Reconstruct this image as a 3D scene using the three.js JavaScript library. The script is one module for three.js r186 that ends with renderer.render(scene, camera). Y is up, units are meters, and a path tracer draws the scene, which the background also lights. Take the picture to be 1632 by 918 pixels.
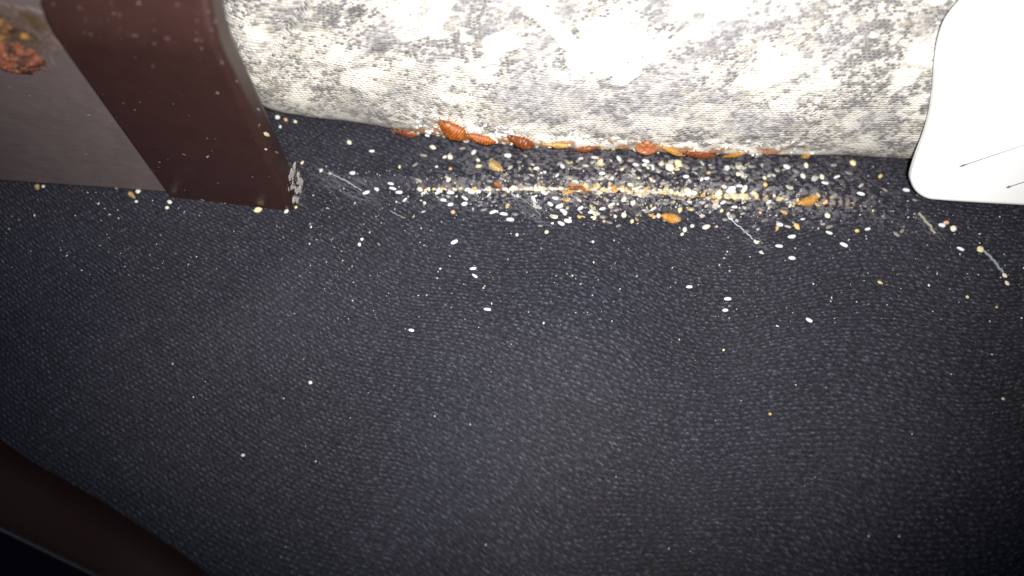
import * as THREE from 'three';
import { mergeGeometries } from 'three/addons/utils/BufferGeometryUtils.js';

// ------------------------------------------------------------------ camera
const W = 1024, H = 576, FOV = 40, PITCH = 64 * Math.PI / 180, DIST = 0.12;
const camera = new THREE.PerspectiveCamera(FOV, W / H, 0.004, 4);
camera.position.set(0, DIST * Math.sin(PITCH), DIST * Math.cos(PITCH));
camera.lookAt(0, 0, 0);
camera.updateMatrixWorld(true);
camera.focus = 0.118;
camera.userData.fStop = 10;

const scene = new THREE.Scene();
scene.background = new THREE.Color().setRGB(0.0012, 0.0013, 0.0024);

// ------------------------------------------------------------------ light: the phone's flash beside the lens, and faint daylight from the left
const flash = new THREE.SpotLight(new THREE.Color().setRGB(1, 0.965, 0.92), 0.190, 0, 45 * Math.PI / 180, 1, 2);
flash.name = 'phone_flash';
flash.position.set(0.004, 0.124, 0.058);
flash.target.position.set(0.006, 0.018, -0.046);
flash.castShadow = true; flash.shadow.radius = 0.14; flash.shadow.mapSize.set(2048, 2048); flash.shadow.camera.near = 0.01; flash.shadow.camera.far = 1;
scene.add(flash, flash.target);
const day = new THREE.RectAreaLight(new THREE.Color().setRGB(0.52, 0.74, 1), 1.2, 0.5, 0.4);
day.name = 'daylight';
day.position.set(-0.42, 0.4, 0.05); day.lookAt(0, 0, 0);
scene.add(day);

const renderer = new THREE.WebGLRenderer({ antialias: true });
renderer.setSize(W, H);
renderer.toneMapping = THREE.LinearToneMapping;
renderer.toneMappingExposure = 1;
renderer.shadowMap.enabled = true;

// ------------------------------------------------------------------ helpers
function rng(seed) { let a = seed >>> 0; return () => { a = (a + 0x6D2B79F5) | 0; let t = Math.imul(a ^ (a >>> 15), 1 | a); t = (t + Math.imul(t ^ (t >>> 7), 61 | t)) ^ t; return ((t ^ (t >>> 14)) >>> 0) / 4294967296; }; }
const R = rng(7);
const rr = (a, b) => a + (b - a) * R();
function hash(i, j, k = 0) { let h = Math.imul(i | 0, 374761393) ^ Math.imul(j | 0, 668265263) ^ Math.imul(k | 0, 2147483647 ^ 0x5bd1e995); h = Math.imul(h ^ (h >>> 13), 1274126177); return ((h ^ (h >>> 16)) >>> 0) / 4294967296; }
function vnoise(x, y, k = 0) {
  const i = Math.floor(x), j = Math.floor(y), fx = x - i, fy = y - j, u = fx * fx * (3 - 2 * fx), v = fy * fy * (3 - 2 * fy);
  const a = hash(i, j, k), b = hash(i + 1, j, k), c = hash(i, j + 1, k), d = hash(i + 1, j + 1, k);
  return a + (b - a) * u + (c - a) * v + (a - b - c + d) * u * v;
}
const fbm = (x, y, k, n = 4) => { let s = 0, a = 0.5, t = 0; for (let o = 0; o < n; o++) { s += a * vnoise(x, y, k + o); t += a; a *= 0.5; x *= 2.03; y *= 2.03; } return s / t; };
const sstep = (a, b, x) => { const t = Math.min(1, Math.max(0, (x - a) / (b - a))); return t * t * (3 - 2 * t); };
const gs = (x) => Math.exp(-x * x);
const V3 = (x, y, z) => new THREE.Vector3(x, y, z);
const lin = (r, g, b) => new THREE.Color().setRGB(r, g, b);
const s8 = (l) => { l = Math.min(1, Math.max(0, l)); return Math.round(255 * (l <= 0.0031308 ? l * 12.92 : 1.055 * Math.pow(l, 1 / 2.4) - 0.055)); };

// a point of the photograph (1632 x 918) as a direction from where it was taken, to survey the places of things
const camR = new THREE.Vector3(), camU = new THREE.Vector3(), camB = new THREE.Vector3();
camera.matrixWorld.extractBasis(camR, camU, camB);
const T = Math.tan(FOV * Math.PI / 360);
function dirOf(px, py) {
  return V3().addScaledVector(camR, (px / 816 - 1) * T * 16 / 9).addScaledVector(camU, (1 - py / 459) * T).addScaledVector(camB, -1).normalize();
}
function onPlane(px, py, p0, n) { const d = dirOf(px, py), o = camera.position; const t = V3().subVectors(p0, o).dot(n) / d.dot(n); return o.clone().addScaledVector(d, t); }
const flat = (px, py, y = 0) => onPlane(px, py, V3(0, y, 0), V3(0, 1, 0));

const names = {};
const numbered = (n) => { const k = names[n] = (names[n] ?? -1) + 1; return k ? n + '_' + String(k).padStart(3, '0') : n; };
function part(name, geo, mat, parent) { const m = new THREE.Mesh(geo, mat); m.name = name; m.castShadow = m.receiveShadow = true; parent.add(m); return m; }
function tag(o, label, category, group) { o.userData.label = label; o.userData.category = category; if (group) o.userData.group = group; return o; }
function thing(name, label, category, group) { const g = new THREE.Group(); g.name = numbered(name); scene.add(g); return tag(g, label, category, group); }
function single(name, geo, mat, label, category, group) { const m = part(numbered(name), geo, mat, scene); return tag(m, label, category, group); }
function dataTex(w, h, fn, srgb) {   // fn(x, y, out) fills out[0..2] with linear colour or plain data 0..1
  const d = new Uint8Array(w * h * 4), o = [0, 0, 0];
  for (let j = 0; j < h; j++) for (let i = 0; i < w; i++) {
    fn(i, j, o); const k = 4 * (j * w + i);
    if (srgb) { d[k] = s8(o[0]); d[k + 1] = s8(o[1]); d[k + 2] = s8(o[2]); } else { d[k] = 255 * o[0]; d[k + 1] = 255 * o[1]; d[k + 2] = 255 * o[2]; }
    d[k + 3] = 255;
  }
  const t = new THREE.DataTexture(d, w, h); t.magFilter = THREE.LinearFilter; t.minFilter = THREE.LinearFilter;
  t.wrapS = t.wrapT = THREE.RepeatWrapping; if (srgb) t.colorSpace = THREE.SRGBColorSpace; t.needsUpdate = true; return t;
}
function gridGeo(nu, nv, fn, closeU = false) {   // fn(u, v) -> [position, uv]; u, v in 0..1
  const pos = [], uv = [], idx = [];
  for (let j = 0; j <= nv; j++) for (let i = 0; i <= nu; i++) { const [p, t] = fn(i / nu, j / nv); pos.push(p.x, p.y, p.z); uv.push(t[0], t[1]); }
  for (let j = 0; j < nv; j++) for (let i = 0; i < nu; i++) { const a = j * (nu + 1) + i, b = a + 1, c = a + nu + 1, d = c + 1; idx.push(a, b, d, a, d, c); }
  const g = new THREE.BufferGeometry();
  g.setAttribute('position', new THREE.Float32BufferAttribute(pos, 3)); g.setAttribute('uv', new THREE.Float32BufferAttribute(uv, 2)); g.setIndex(idx); g.computeVertexNormals();
  return g;
}

// ------------------------------------------------------------------ the black lining cloth, the surface everything lies on
const CX = 0.22, CZ = 0.16;                       // metres one texture covers
const crease = [flat(560, 296), flat(680, 301), flat(800, 300), flat(920, 299), flat(1040, 303), flat(1170, 312), flat(1320, 322), flat(1460, 335)];
function creaseZ(x) {
  if (x <= crease[0].x) return crease[0].z; for (let i = 1; i < crease.length; i++) if (x < crease[i].x) { const a = crease[i - 1], b = crease[i]; return a.z + (b.z - a.z) * (x - a.x) / (b.x - a.x); }
  return crease[crease.length - 1].z;
}
function clothY(x, z) {
  const c = z - creaseZ(x), on = sstep(-0.036, -0.016, x) * (1 - sstep(0.045, 0.062, x));
  let y = 0;
  y += on * (0.0007 * gs((c + 0.0016) / 0.0016) - 0.0009 * gs(c / 0.0007));      // a tuck in the cloth with a groove below it
  const f = sstep(-0.012, 0.06, z);
  y -= 1.6 * Math.max(0, z - 0.004) ** 2;                                                                     // it sags towards the near side
  y += 0.0013 * sstep(-0.015, 0.012, z) * (Math.sin(x * 95 + z * 60 + 0.6) + 0.6 * Math.sin(x * 40 - z * 120 + 2)) * (1 - 0.4 * f);
  const wx = x - 0.030 - (z - 0.01) * 0.25;                                             // soft hollow right of the middle
  y -= 0.0014 * gs(wx / 0.010) * gs((z - 0.016) / 0.016);
  y += 0.0005 * gs((x + 0.028 + (z + 0.012) * 0.9) / 0.006) * sstep(-0.028, -0.014, z) * (1 - sstep(0.0, 0.02, z));
  return y;
}
function onCloth(px, py) { let y = 0, p; for (let k = 0; k < 8; k++) { p = flat(px, py, y); y = clothY(p.x, p.z); } return p; }
function clothN(x, z) { const e = 0.0003; return V3(clothY(x - e, z) - clothY(x + e, z), 2 * e, clothY(x, z - e) - clothY(x, z + e)).normalize(); }

const SA = onCloth(0, 692), SB = onCloth(342, 918);    // foot of the dark strip, where the cloth ends
const cut = (x, z) => { const d = V3().subVectors(SB, SA).setY(0).normalize(); return (x - SA.x) * -d.z + (z - SA.z) * d.x; };   // > 0 beyond the strip
{
  const w = 2048, h = 1490, hgt = new Float32Array(w * h), tone = new Float32Array(w * h), film = new Float32Array(w * h), stainR = new Float32Array(w * h);
  const C = 0.00098, Rw = 0.00069;
  const warp = (x, z) => {
    const n1 = fbm(x * 55, z * 55, 11, 2) - 0.5, n2 = fbm(x * 60, z * 60, 12, 2) - 0.5, loose = sstep(-0.045, 0.005, x);
    const wx = x + 0.0008 * Math.sin(z * 90 + x * 30) + 0.0012 * n1, wz = z - 0.30 * x + 2.9 * x * x + (0.0004 + 0.0016 * loose) * Math.sin(x * 130 + z * 70 + 1) + (0.0012 + 0.0030 * loose) * n2;
    return [wx, wz];
  };
  for (let j = 0; j < h; j++) for (let i = 0; i < w; i++) {
    const x = (i / w - 0.5) * CX, z = (j / h - 0.5) * CZ, [u, v] = warp(x, z), lo = sstep(-0.05, 0.0, x);
    const row = Math.floor(v / Rw); let m = 0, tn = 0;
    for (let r = row - 1; r <= row + 1; r++) {
      const off = (r & 1) * 0.5 * C, col = Math.floor((u - off) / C);
      for (let c = col - 1; c <= col + 1; c++) {
        const jx = (hash(c, r, 1) - 0.5) * (0.2 + 0.5 * lo) * C, jz = (hash(c, r, 2) - 0.5) * (0.2 + 0.38 * lo) * Rw, s = 0.4 + 0.75 * hash(c, r, 3), an = (hash(c, r, 5) - 0.5) * (0.3 + 0.3 * lo) + 0.16;
        const ax = u - (c + 0.5) * C - off - jx, az = v - (r + 0.5) * Rw - jz, dx = ax * Math.cos(an) + az * Math.sin(an), dz = az * Math.cos(an) - ax * Math.sin(an);
        const e = Math.exp(-((dx / (0.31 * C)) ** 2) - ((dz / (0.22 * Rw)) ** 2)) * s;
        if (e > m) { m = e; tn = hash(c, r, 4); }
      }
    }
    const fine = fbm(u * 5200, v * 9500, 31, 2), big = fbm(x * 120, z * 120, 41, 3);
    const rib = 0.5 + 0.5 * Math.cos((v / Rw - 0.5) * 2 * Math.PI);
    // dust lodged in the weave along the crease and below the cushion
    const dc = z - creaseZ(x), along = sstep(-0.024, 0.0, x) * (1 - sstep(0.045, 0.07, x)), lie = along * (dc < 0 ? 1 - sstep(0.0008, 0.008, -dc) * 0.45 : 1 - sstep(0.0006, 0.006, dc)), gr = fbm(x * 1900, z * 1900, 47, 3), du = lie * sstep(0.46, 0.66, gr) + 0.5 * lie * sstep(0.72, 0.9, fine), rust = along * (1 - sstep(0.0004, 0.0016, Math.abs(dc) + 0.002 * (gr - 0.5))) * sstep(0.4, 0.6, fbm(x * 320, z * 320, 48, 2)) * sstep(0.42, 0.6, gr) * (0.4 + fine);
    film[j * w + i] = du; stainR[j * w + i] = rust;
    hgt[j * w + i] = Math.min(1, 0.05 * rib + 0.52 * m + 0.36 * fine + 0.08 * big);
    tone[j * w + i] = 0.0085 + 0.080 * Math.pow(m, 1.5) * (0.4 + 0.6 * tn) + 0.003 * rib + 0.055 * fine * fine * fine + 0.006 * (big - 0.5) + (hash(i >> 1, j >> 1, 9) > 0.9988 ? 0.05 : 0);  // pale dashes of the weave, their glints put into the colour
  }
  const bump = dataTex(w, h, (i, j, o) => { o[0] = o[1] = o[2] = hgt[j * w + i]; });
  const col = dataTex(w, h, (i, j, o) => { const t = tone[j * w + i], b = vnoise(i / 190, j / 190, 77); o[0] = t * (0.90 + 0.10 * b); o[1] = t * 0.94; o[2] = t * (1.30 - 0.12 * b); const d = film[j * w + i], q = stainR[j * w + i]; o[0] += 0.085 * d + 0.13 * q; o[1] += 0.080 * d + 0.085 * q; o[2] += 0.082 * d + 0.04 * q; }, true);
  const mat = new THREE.MeshPhysicalMaterial({ map: col, bumpMap: bump, bumpScale: 0.00024, roughness: 0.66, specularIntensity: 0.22, sheen: 0.05, sheenRoughness: 0.5, sheenColor: lin(0.8, 0.85, 1) });
  const x0 = -0.135, x1 = 0.135, z0 = -0.085, z1 = 0.068;
  const nx = 360, nz = 240;
  let g = gridGeo(nx, nz, (a, b) => { const x = x0 + (x1 - x0) * a, z = z0 + (z1 - z0) * b; return [V3(x, clothY(x, z), z), [x / CX + 0.5, z / CZ + 0.5]]; });
  const id = g.index.array, p = g.attributes.position, keep = [];
  for (let k = 0; k < id.length; k += 3) { const x = (p.getX(id[k]) + p.getX(id[k + 1]) + p.getX(id[k + 2])) / 3, z = (p.getZ(id[k]) + p.getZ(id[k + 1]) + p.getZ(id[k + 2])) / 3; if (cut(x, z) < 0.0012) keep.push(id[k], id[k + 2], id[k + 1]); }
  g.setIndex(keep); g.computeVertexNormals();
  const m = part('cloth_ground', g, mat, scene); m.userData.kind = 'structure';
}
console.log('cloth');

// ------------------------------------------------------------------ cushion of grey-white woven fabric
let cushion;
const cushionGeo = (() => {
  // foot of the cushion where it meets the cloth
  const foot = [[430, 179], [480, 187], [540, 196], [640, 212], [720, 225], [830, 236], [960, 241], [1100, 247], [1300, 252], [1460, 254], [1640, 252]].map(([a, b]) => flat(a, b, 0.0012));
  const xL = foot[0].x - 0.0038, zf = (x) => { if (x <= foot[0].x) return foot[0].z; for (let i = 1; i < foot.length; i++) if (x < foot[i].x) { const a = foot[i - 1], b = foot[i], t = (x - a.x) / (b.x - a.x); return a.z + (b.z - a.z) * t; } return foot[foot.length - 1].z; };
  const zs = (x) => (zf(x - 0.004) + zf(x - 0.002) + zf(x) + zf(x + 0.002) + zf(x + 0.004)) / 5;
  const prof = new THREE.CatmullRomCurve3([V3(-0.0050, 0, 0), V3(-0.0019, 0.0005, 0), V3(-0.0006, 0.0017, 0), V3(0.0005, 0.0042, 0), V3(0.0009, 0.0074, 0), V3(0.0005, 0.0108, 0), V3(-0.0006, 0.0150, 0), V3(-0.0026, 0.0195, 0), V3(-0.0055, 0.0236, 0), V3(-0.0092, 0.0268, 0), V3(-0.0134, 0.0290, 0), V3(-0.0175, 0.0300, 0)]);
  const N1 = 12, N2 = 22, N3 = 120, n = N1 + N2 + N3, L = prof.getLength(), nv = 70, XE = 0.115, ZB = -0.09;
  const at = (i, w, y) => {
    const rad = 0.0055 + 0.012 * sstep(0.0, 0.03, y), bulge = 0.0042 * gs((y - 0.0165) / 0.009), xe = xL - w * 0.3 - bulge, z0 = zs(xL + 0.004) + w + 0.0005;
    if (i <= N1) return [xe, ZB + (z0 - rad - ZB) * i / N1];
    if (i <= N1 + N2) { const f = (i - N1) / N2 * Math.PI / 2; return [xe + rad - rad * Math.cos(f), z0 - rad + rad * Math.sin(f)]; }
    const t = (i - N1 - N2) / N3, x = xe + rad + (XE - xe - rad) * t; return [x, zs(Math.max(x, xL + 0.004)) + w + 0.0005];
  };
  let s = 0, last; const arc = []; for (let i = 0; i <= n; i++) { const q = at(i, 0, 0.012); if (i) s += Math.hypot(q[0] - last[0], q[1] - last[1]); arc.push(s); last = q; }
  const g = gridGeo(n, nv, (a, b) => {
    const i = Math.round(a * n), c = prof.getPointAt(b), lump = 0.0006 * (fbm(arc[i] * 90, b * L * 90, 51, 2) - 0.5) * 2 * sstep(0, 0.15, b), [x, z] = at(i, c.x + lump, c.y);
    return [V3(x, c.y, z), [arc[i], b * L]];
  });
  // top: closed with a fan
  const p = g.attributes.position, idx = Array.from(g.index.array), pos = Array.from(p.array), uv = Array.from(g.attributes.uv.array);
  const c0 = pos.length / 3; pos.push(0.03, 0.0305, -0.09); uv.push(0.1, 0.09);
  for (let i = 0; i < n; i++) idx.push(nv * (n + 1) + i, nv * (n + 1) + i + 1, c0);
  const o = new THREE.BufferGeometry(); o.setAttribute('position', new THREE.Float32BufferAttribute(pos, 3)); o.setAttribute('uv', new THREE.Float32BufferAttribute(uv, 2)); o.setIndex(idx); o.computeVertexNormals();
  return o;
})();
const probe = new THREE.Mesh(cushionGeo, new THREE.MeshBasicMaterial({ side: THREE.DoubleSide })); probe.updateMatrixWorld(true);
const caster = new THREE.Raycaster();
function onCushion(px, py) {
  caster.set(camera.position, dirOf(px, py)); const hit = caster.intersectObject(probe)[0]; if (!hit) return null;
  const n = hit.face.normal.clone(); if (n.dot(caster.ray.direction) > 0) n.negate();
  return { p: hit.point, n, uv: hit.uv };
}
{
  const w = 2048, h = 760, UX = 0.176, UY = UX * h / w;           // metres covered
  const uvOf = (px, py) => { const q = onCushion(px, py); return q ? [q.uv.x, q.uv.y] : null; };
  const seg = (pts, wd, k) => { const a = []; for (let i = 0; i < pts.length; i++) { const q = uvOf(...pts[i]); if (q) a.push(q); } return { a, wd, k }; };
  // white streaks and the white smear where they meet; grey worn patches, the upper ones partly painted shade; dark droppings
  const white = [seg([[842, 2], [870, 30], [900, 62], [930, 92]], 0.00078, 1), seg([[1190, 2], [1150, 22], [1110, 48], [1070, 70], [1040, 92]], 0.00074, 1)];
  const blob = [[950, 78, 46, 32], [985, 90, 45, 34], [1000, 112, 26, 22], [925, 84, 24, 16], [1040, 72, 26, 14]].map(([a, b, c, d]) => [uvOf(a, b), c * 0.86e-4, d * 1.1e-4]);
  const grey = [[860, 75, 26, 26, 1], [835, 150, 50, 42, 1], [900, 165, 60, 38, 0.9], [1040, 150, 60, 40, 1], [1010, 190, 80, 26, 0.7], [980, 145, 30, 20, 0.9], [1130, 175, 70, 34, 0.75], [1200, 200, 70, 26, 0.8], [1085, 110, 60, 26, 0.6], [610, 60, 26, 22, 0.8], [665, 28, 26, 26, 0.8], [735, 20, 20, 20, 0.8], [570, 165, 40, 22, 0.6], [640, 150, 50, 26, 0.5], [690, 105, 30, 20, 0.5], [1380, 190, 50, 26, 0.5], [1490, 40, 30, 20, 0.4], [470, 15, 40, 12, 0.4], [1290, 20, 40, 18, 0.6], [1100, 22, 40, 18, 0.9], [1150, 52, 44, 20, 0.9], [1215, 30, 40, 22, 0.8], [800, 22, 26, 26, 0.8], [1040, 20, 40, 16, 0.7], [900, 18, 22, 18, 0.8], [1290, 110, 40, 26, 0.5], [1340, 60, 40, 26, 0.5]].map(([a, b, c, d, e]) => [uvOf(a, b), c * 1.02e-4, d * 1.3e-4, e]);
  const dots = [[818, 141, 8, 4], [810, 176, 6, 3], [985, 141, 10, 4], [976, 139, 7, 3], [1196, 219, 12, 4], [1408, 115, 8, 6], [845, 182, 4, 3], [1253, 210, 4, 3], [602, 78, 14, 10], [655, 82, 12, 12], [570, 20, 20, 8], [690, 128, 9, 7], [720, 142, 6, 6]].map(([a, b, c, d]) => [uvOf(a, b), c * 0.95e-4, d * 1.15e-4]);
  const f0 = uvOf(655, 196)[0], f1 = uvOf(700, 204)[0], f2 = uvOf(830, 220)[0], f3 = uvOf(930, 224)[0], f4 = uvOf(1235, 232)[0], f5 = uvOf(1320, 235)[0];
  const vE = uvOf(830, 222)[1] - 0.0012;
  const fluff = (x) => (x < f2 ? sstep(f0, f1, x) : x < f3 ? 1 - 0.45 * sstep(f2, f3, x) : 0.55 * (1 - sstep(f4, f5, x)));      // white frass caught above the lower edge
  const o0 = uvOf(628, 192)[0], orange = (x) => sstep(o0, f0, x) * (1 - sstep(f4, f5, x));      // rusty staining along the lower edge
  const segD = (x, y, { a }) => { let m = 9; for (let i = 1; i < a.length; i++) { const [x0, y0] = a[i - 1], [x1, y1] = a[i], dx = x1 - x0, dy = y1 - y0, t = Math.min(1, Math.max(0, ((x - x0) * dx + (y - y0) * dy) / (dx * dx + dy * dy))); m = Math.min(m, Math.hypot(x - x0 - t * dx, y - y0 - t * dy)); } return m; };
  const PX = 0.00072, PY = 0.00040, hg = new Float32Array(w * h);
  const col = dataTex(w, h, (i, j, o) => {
    const x = i / w * UX, y = j / h * UY;
    const ux = x + 0.0004 * (vnoise(x * 500, y * 500, 61) - 0.5), uy = y + 0.0007 * Math.sin(x * 60) + 0.00035 * (vnoise(x * 420, y * 420, 62) - 0.5);
    const row = Math.floor(uy / PY), c = ux / PX + (row & 1) * 0.5, ci = Math.floor(c), fx = c - ci - 0.5, fy = uy / PY - row - 0.5;
    const th = Math.max(0, 1 - (Math.abs(fx) * 1.9) ** 4) * Math.max(0, 1 - (Math.abs(fy) * 2.0) ** 3);      // one float of yarn
    const hY = hash(ci, row, 63), big = fbm(x * 170, y * 240, 64, 4), mid = fbm(x * 620, y * 760, 65, 3), fine = vnoise(x * 3600, y * 5200, 66);
    // dark yarns show in clusters between the pale ones; more at the top, partly as painted shade
const dens = fbm(x * 260, y * 300, 74, 4), f1 = 0.6 * fbm(x * 1700, y * 2600, 75, 2) + 0.2 * vnoise(x * 900, y * 1100, 76) + 0.2 * hY, xc = (ci + 0.5 - (row & 1) * 0.5) * PX, yc = (row + 0.5) * PY, cell = 0.42 * hY + 0.40 * fbm(xc * 900, yc * 1300, 75, 2) + 0.18 * fbm(x * 2600, y * 3600, 81, 2), top = 0.05 * sstep(0.020, 0.026, y), dk = Math.max(sstep(0.0, 0.05, cell - 0.825 + 0.5 * dens + top) * (0.35 + 0.65 * th), 0.8 * sstep(0.0, 0.05, f1 - 0.83 + 0.46 * dens + top));
    let g = 0; for (const [c0, a, b, k] of grey) if (c0) { const dx = (x - c0[0]) / a, dy = (y - c0[1]) / b, d = dx * dx + dy * dy; if (d < 4) g = Math.max(g, k * (1 - sstep(0.35, 1.5, d + 1.1 * (mid - 0.5) + 0.9 * (fine - 0.5)))); }
    let wh = 0; for (const s of white) { const d = segD(x, y, s); wh = Math.max(wh, 1 - sstep(s.wd * 0.7, s.wd * 1.3, d + (fine - 0.5) * 0.0003 + (mid - 0.5) * 0.0005)); }
    for (const [c0, a, b] of blob) if (c0) { const dx = (x - c0[0]) / a, dy = (y - c0[1]) / b, d = dx * dx + dy * dy; if (d < 3) wh = Math.max(wh, 1 - sstep(0.7, 1.1, d + 1.6 * (mid - 0.5) + 0.5 * (fine - 0.5))); }
    const ft = fluff(x); if (ft > 0) wh = Math.max(wh, 0.95 * sstep(0.0, 0.25, ft - (y - vE) / 0.0032 + 1.9 * (mid - 0.5) + 0.8 * (fine - 0.5)));
    let bk = 0; for (const [c0, a, b] of dots) if (c0) { const dx = (x - c0[0]) / a, dy = (y - c0[1]) / b, d = dx * dx + dy * dy; if (d < 3) bk = Math.max(bk, 1 - sstep(0.4, 1.2, d + 1.2 * (fine - 0.5))); }
    const pale = 0.35 + 0.22 * hY + 0.42 * (fbm(x * 1100, y * 900, 71, 2) - 0.5);
    let r = pale * 1.04, gg = pale * 1.005, b = pale * 0.925;
    const gap = 1 - th; const kd = Math.max(dk * 0.88, gap * gap * (hash(ci, row, 78) > 0.6 ? 0.75 : 0.3));
    const mix = (t, cr, cg, cb) => { r += (cr - r) * t; gg += (cg - gg) * t; b += (cb - b) * t; };
    mix(kd, 0.02 + 0.06 * fine, 0.02 + 0.057 * fine, 0.027 + 0.068 * fine);
    const fl = vnoise(x * 1500, y * 2300, 72), gt = 0.13 + 0.10 * mid + 0.34 * fl * fl * fl;
    mix(g * (0.5 + 0.3 * fine), gt * 1.02, gt, gt * 1.07);
    mix(0.25 * sstep(0.55, 0.75, fbm(x * 300 + 30, y * 500 + 8, 73, 3)), 0.50, 0.44, 0.34);
    mix(sstep(0.55, 0.66, fbm(x * 260 + 9, y * 420, 69, 4)) * 0.85 * (1 - 0.7 * g), 0.60, 0.58, 0.53);
    mix(0.93 * wh, 0.84, 0.83, 0.79);
    mix(0.75 * bk * (0.4 + 0.6 * fine), 0.03, 0.028, 0.03);
    const or = orange(x) * sstep(0.0, 0.2, 0.9 - (y - vE) / 0.0011 + 2.2 * (fbm(x * 700, y * 700, 79, 2) - 0.5) + 0.6 * (fine - 0.5)); if (or > 0) mix(0.8 * or * sstep(0.35, 0.5, fbm(x * 420, y * 160, 80, 2)), 0.26 + 0.2 * hY, 0.09 + 0.14 * hY * fine, 0.012);
    o[0] = r; o[1] = gg; o[2] = b;
    hg[j * w + i] = Math.min(1, 0.62 * th * (0.6 + 0.4 * hY) * (1 - 0.5 * wh) + 0.25 * fine + 0.15 * mid);
  }, true);
  const bump = dataTex(w, h, (i, j, o) => { o[0] = o[1] = o[2] = hg[j * w + i]; });
  for (const t of [col, bump]) t.repeat.set(1 / UX, 1 / UY);
  cushion = single('cushion', cushionGeo, new THREE.MeshStandardMaterial({ map: col, bumpMap: bump, bumpScale: 0.00022, roughness: 0.9, side: THREE.DoubleSide }), 'thick rounded cushion in speckled grey and white woven fabric above the black cloth', 'cushion');
}
console.log('cushion');

// ------------------------------------------------------------------ brown painted steel frame
const paintTex = (seed, specks, base) => {
  const n = 1024, S = 0.064, sp = [], r = rng(seed);
  for (let k = 0; k < specks; k++) { const a = r() * Math.PI, l = 0.00003 + 0.00013 * r() ** 3; sp.push([r() * S, r() * S, Math.cos(a), Math.sin(a), l * (1 + 2.5 * r() ** 4), l, 0.25 + 0.6 * r()]); }
  const m = new Float32Array(n * n);
  for (const [x, y, c, s, a, b, k] of sp) { const q = Math.ceil(a / S * n) + 1, ci = x / S * n, cj = y / S * n; for (let j = -q; j <= q; j++) for (let i = -q; i <= q; i++) { const I = Math.floor(ci) + i, J = Math.floor(cj) + j, dx = (I + 0.5 - ci) * S / n, dy = (J + 0.5 - cj) * S / n, u = (dx * c + dy * s) / a, v = (dy * c - dx * s) / b, d = u * u + v * v; if (d < 1.3) { const K = ((J + n) % n) * n + (I + n) % n; m[K] = Math.max(m[K], k * (1 - sstep(0.6, 1.3, d))); } } }
  const t = dataTex(n, n, (i, j, o) => {
    const f = fbm(i / 26, j / 26, seed, 4), g = vnoise(i / 2.4, j / 2.4, seed + 3), st = vnoise(i / 60, j / 2.2, seed + 5), k = 0.86 + 0.22 * (f - 0.5) + 0.12 * (g - 0.5) + 0.1 * (st - 0.5), q = m[j * n + i];
    o[0] = base[0] * k + (0.42 - base[0]) * q; o[1] = base[1] * k + (0.38 - base[1]) * q; o[2] = base[2] * k + (0.35 - base[2]) * q;
  }, true);
  t.repeat.set(1 / S, 1 / S);
  const b = dataTex(512, 512, (i, j, o) => { o[0] = o[1] = o[2] = 0.5 * fbm(i / 14, j / 14, seed + 8, 3) + 0.3 * vnoise(i / 3, j / 3, seed + 9) + 0.2 * vnoise(i / 40, j / 1.6, seed + 10); });
  b.repeat.set(1 / S, 1 / S);
  return [t, b];
};
const BROWN = [0.034, 0.0150, 0.0135];
const [paintA, peelA] = paintTex(301, 260, BROWN), [paintSheen, peelB] = paintTex(302, 150, [0.128, 0.099, 0.100]);  // the rail's paler grey base paints in the sheen on its brown coat
const paintPost = new THREE.MeshPhysicalMaterial({ map: paintA, bumpMap: peelA, bumpScale: 0.00002, roughness: 0.36, specularIntensity: 1 });
const paintRail = new THREE.MeshPhysicalMaterial({ map: paintSheen, bumpMap: peelB, bumpScale: 0.00003, roughness: 0.46, specularIntensity: 1 });

function roundedPost(w, d, h, rc, rt) {      // plan rounded by rc, top edge rounded by rt; stands on y = 0, front face at z = 0
  const out = [];
  for (const [cx, cz, a0] of [[rc, -rc, Math.PI], [w - rc, -rc, Math.PI / 2], [w - rc, -d + rc, 0], [rc, -d + rc, -Math.PI / 2]]) for (let k = 0; k <= 7; k++) { const a = a0 - k / 7 * Math.PI / 2; out.push([cx, cz, Math.cos(a), Math.sin(a)]); }
  out.push(out[0]);
  let s = 0; const arc = out.map((q, i) => { if (i) s += Math.hypot(q[0] + rc * q[2] - out[i - 1][0] - rc * out[i - 1][2], q[1] + rc * q[3] - out[i - 1][1] - rc * out[i - 1][3]); return s; });
  const ring = [[0, 0], [0.001, 0]]; for (let k = 1; k < 41; k++) ring.push([(h - rt) * k / 40, 0]); for (let k = 1; k <= 9; k++) { const a = k / 9 * Math.PI / 2; ring.push([h - rt + rt * Math.sin(a), rt * (1 - Math.cos(a))]); }
  const n = out.length - 1, m = ring.length - 1, C = V3(w / 2, 0, -d / 2);
  const g = gridGeo(n, m + 1, (a, b) => {
    const i = Math.round(a * n), j = Math.round(b * (m + 1)), q = out[i];
    if (j > m) return [V3(C.x, h, C.z), [arc[i], h + 0.01]];
    const [y, ins] = ring[j], r = rc - ins; let x = q[0] + q[2] * Math.max(r, 0), z = q[1] + q[3] * Math.max(r, 0);
    if (r < 0) { x += Math.sign(w / 2 - q[0]) * -r; z += Math.sign(-d / 2 - q[1]) * -r; }
    return [V3(x, y, z), [arc[i], y + ins * 0.6]];
  });
  return g;
}
const frame = thing('metal_frame', 'brown painted steel frame with upright post and rusty rail against the cushion end', 'metal frame');
const P1 = onCloth(264, 313), P2 = onCloth(470, 337), yaw = Math.atan2(-(P2.z - P1.z), P2.x - P1.x), postW = P1.distanceTo(P2);
const nPost = V3(Math.sin(yaw), 0, Math.cos(yaw));
const bendY = onPlane(200, 50, P1, nPost).y, postTop = bendY + 0.03;
frame.position.set(P1.x, P1.y - 0.0002, P1.z);
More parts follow.
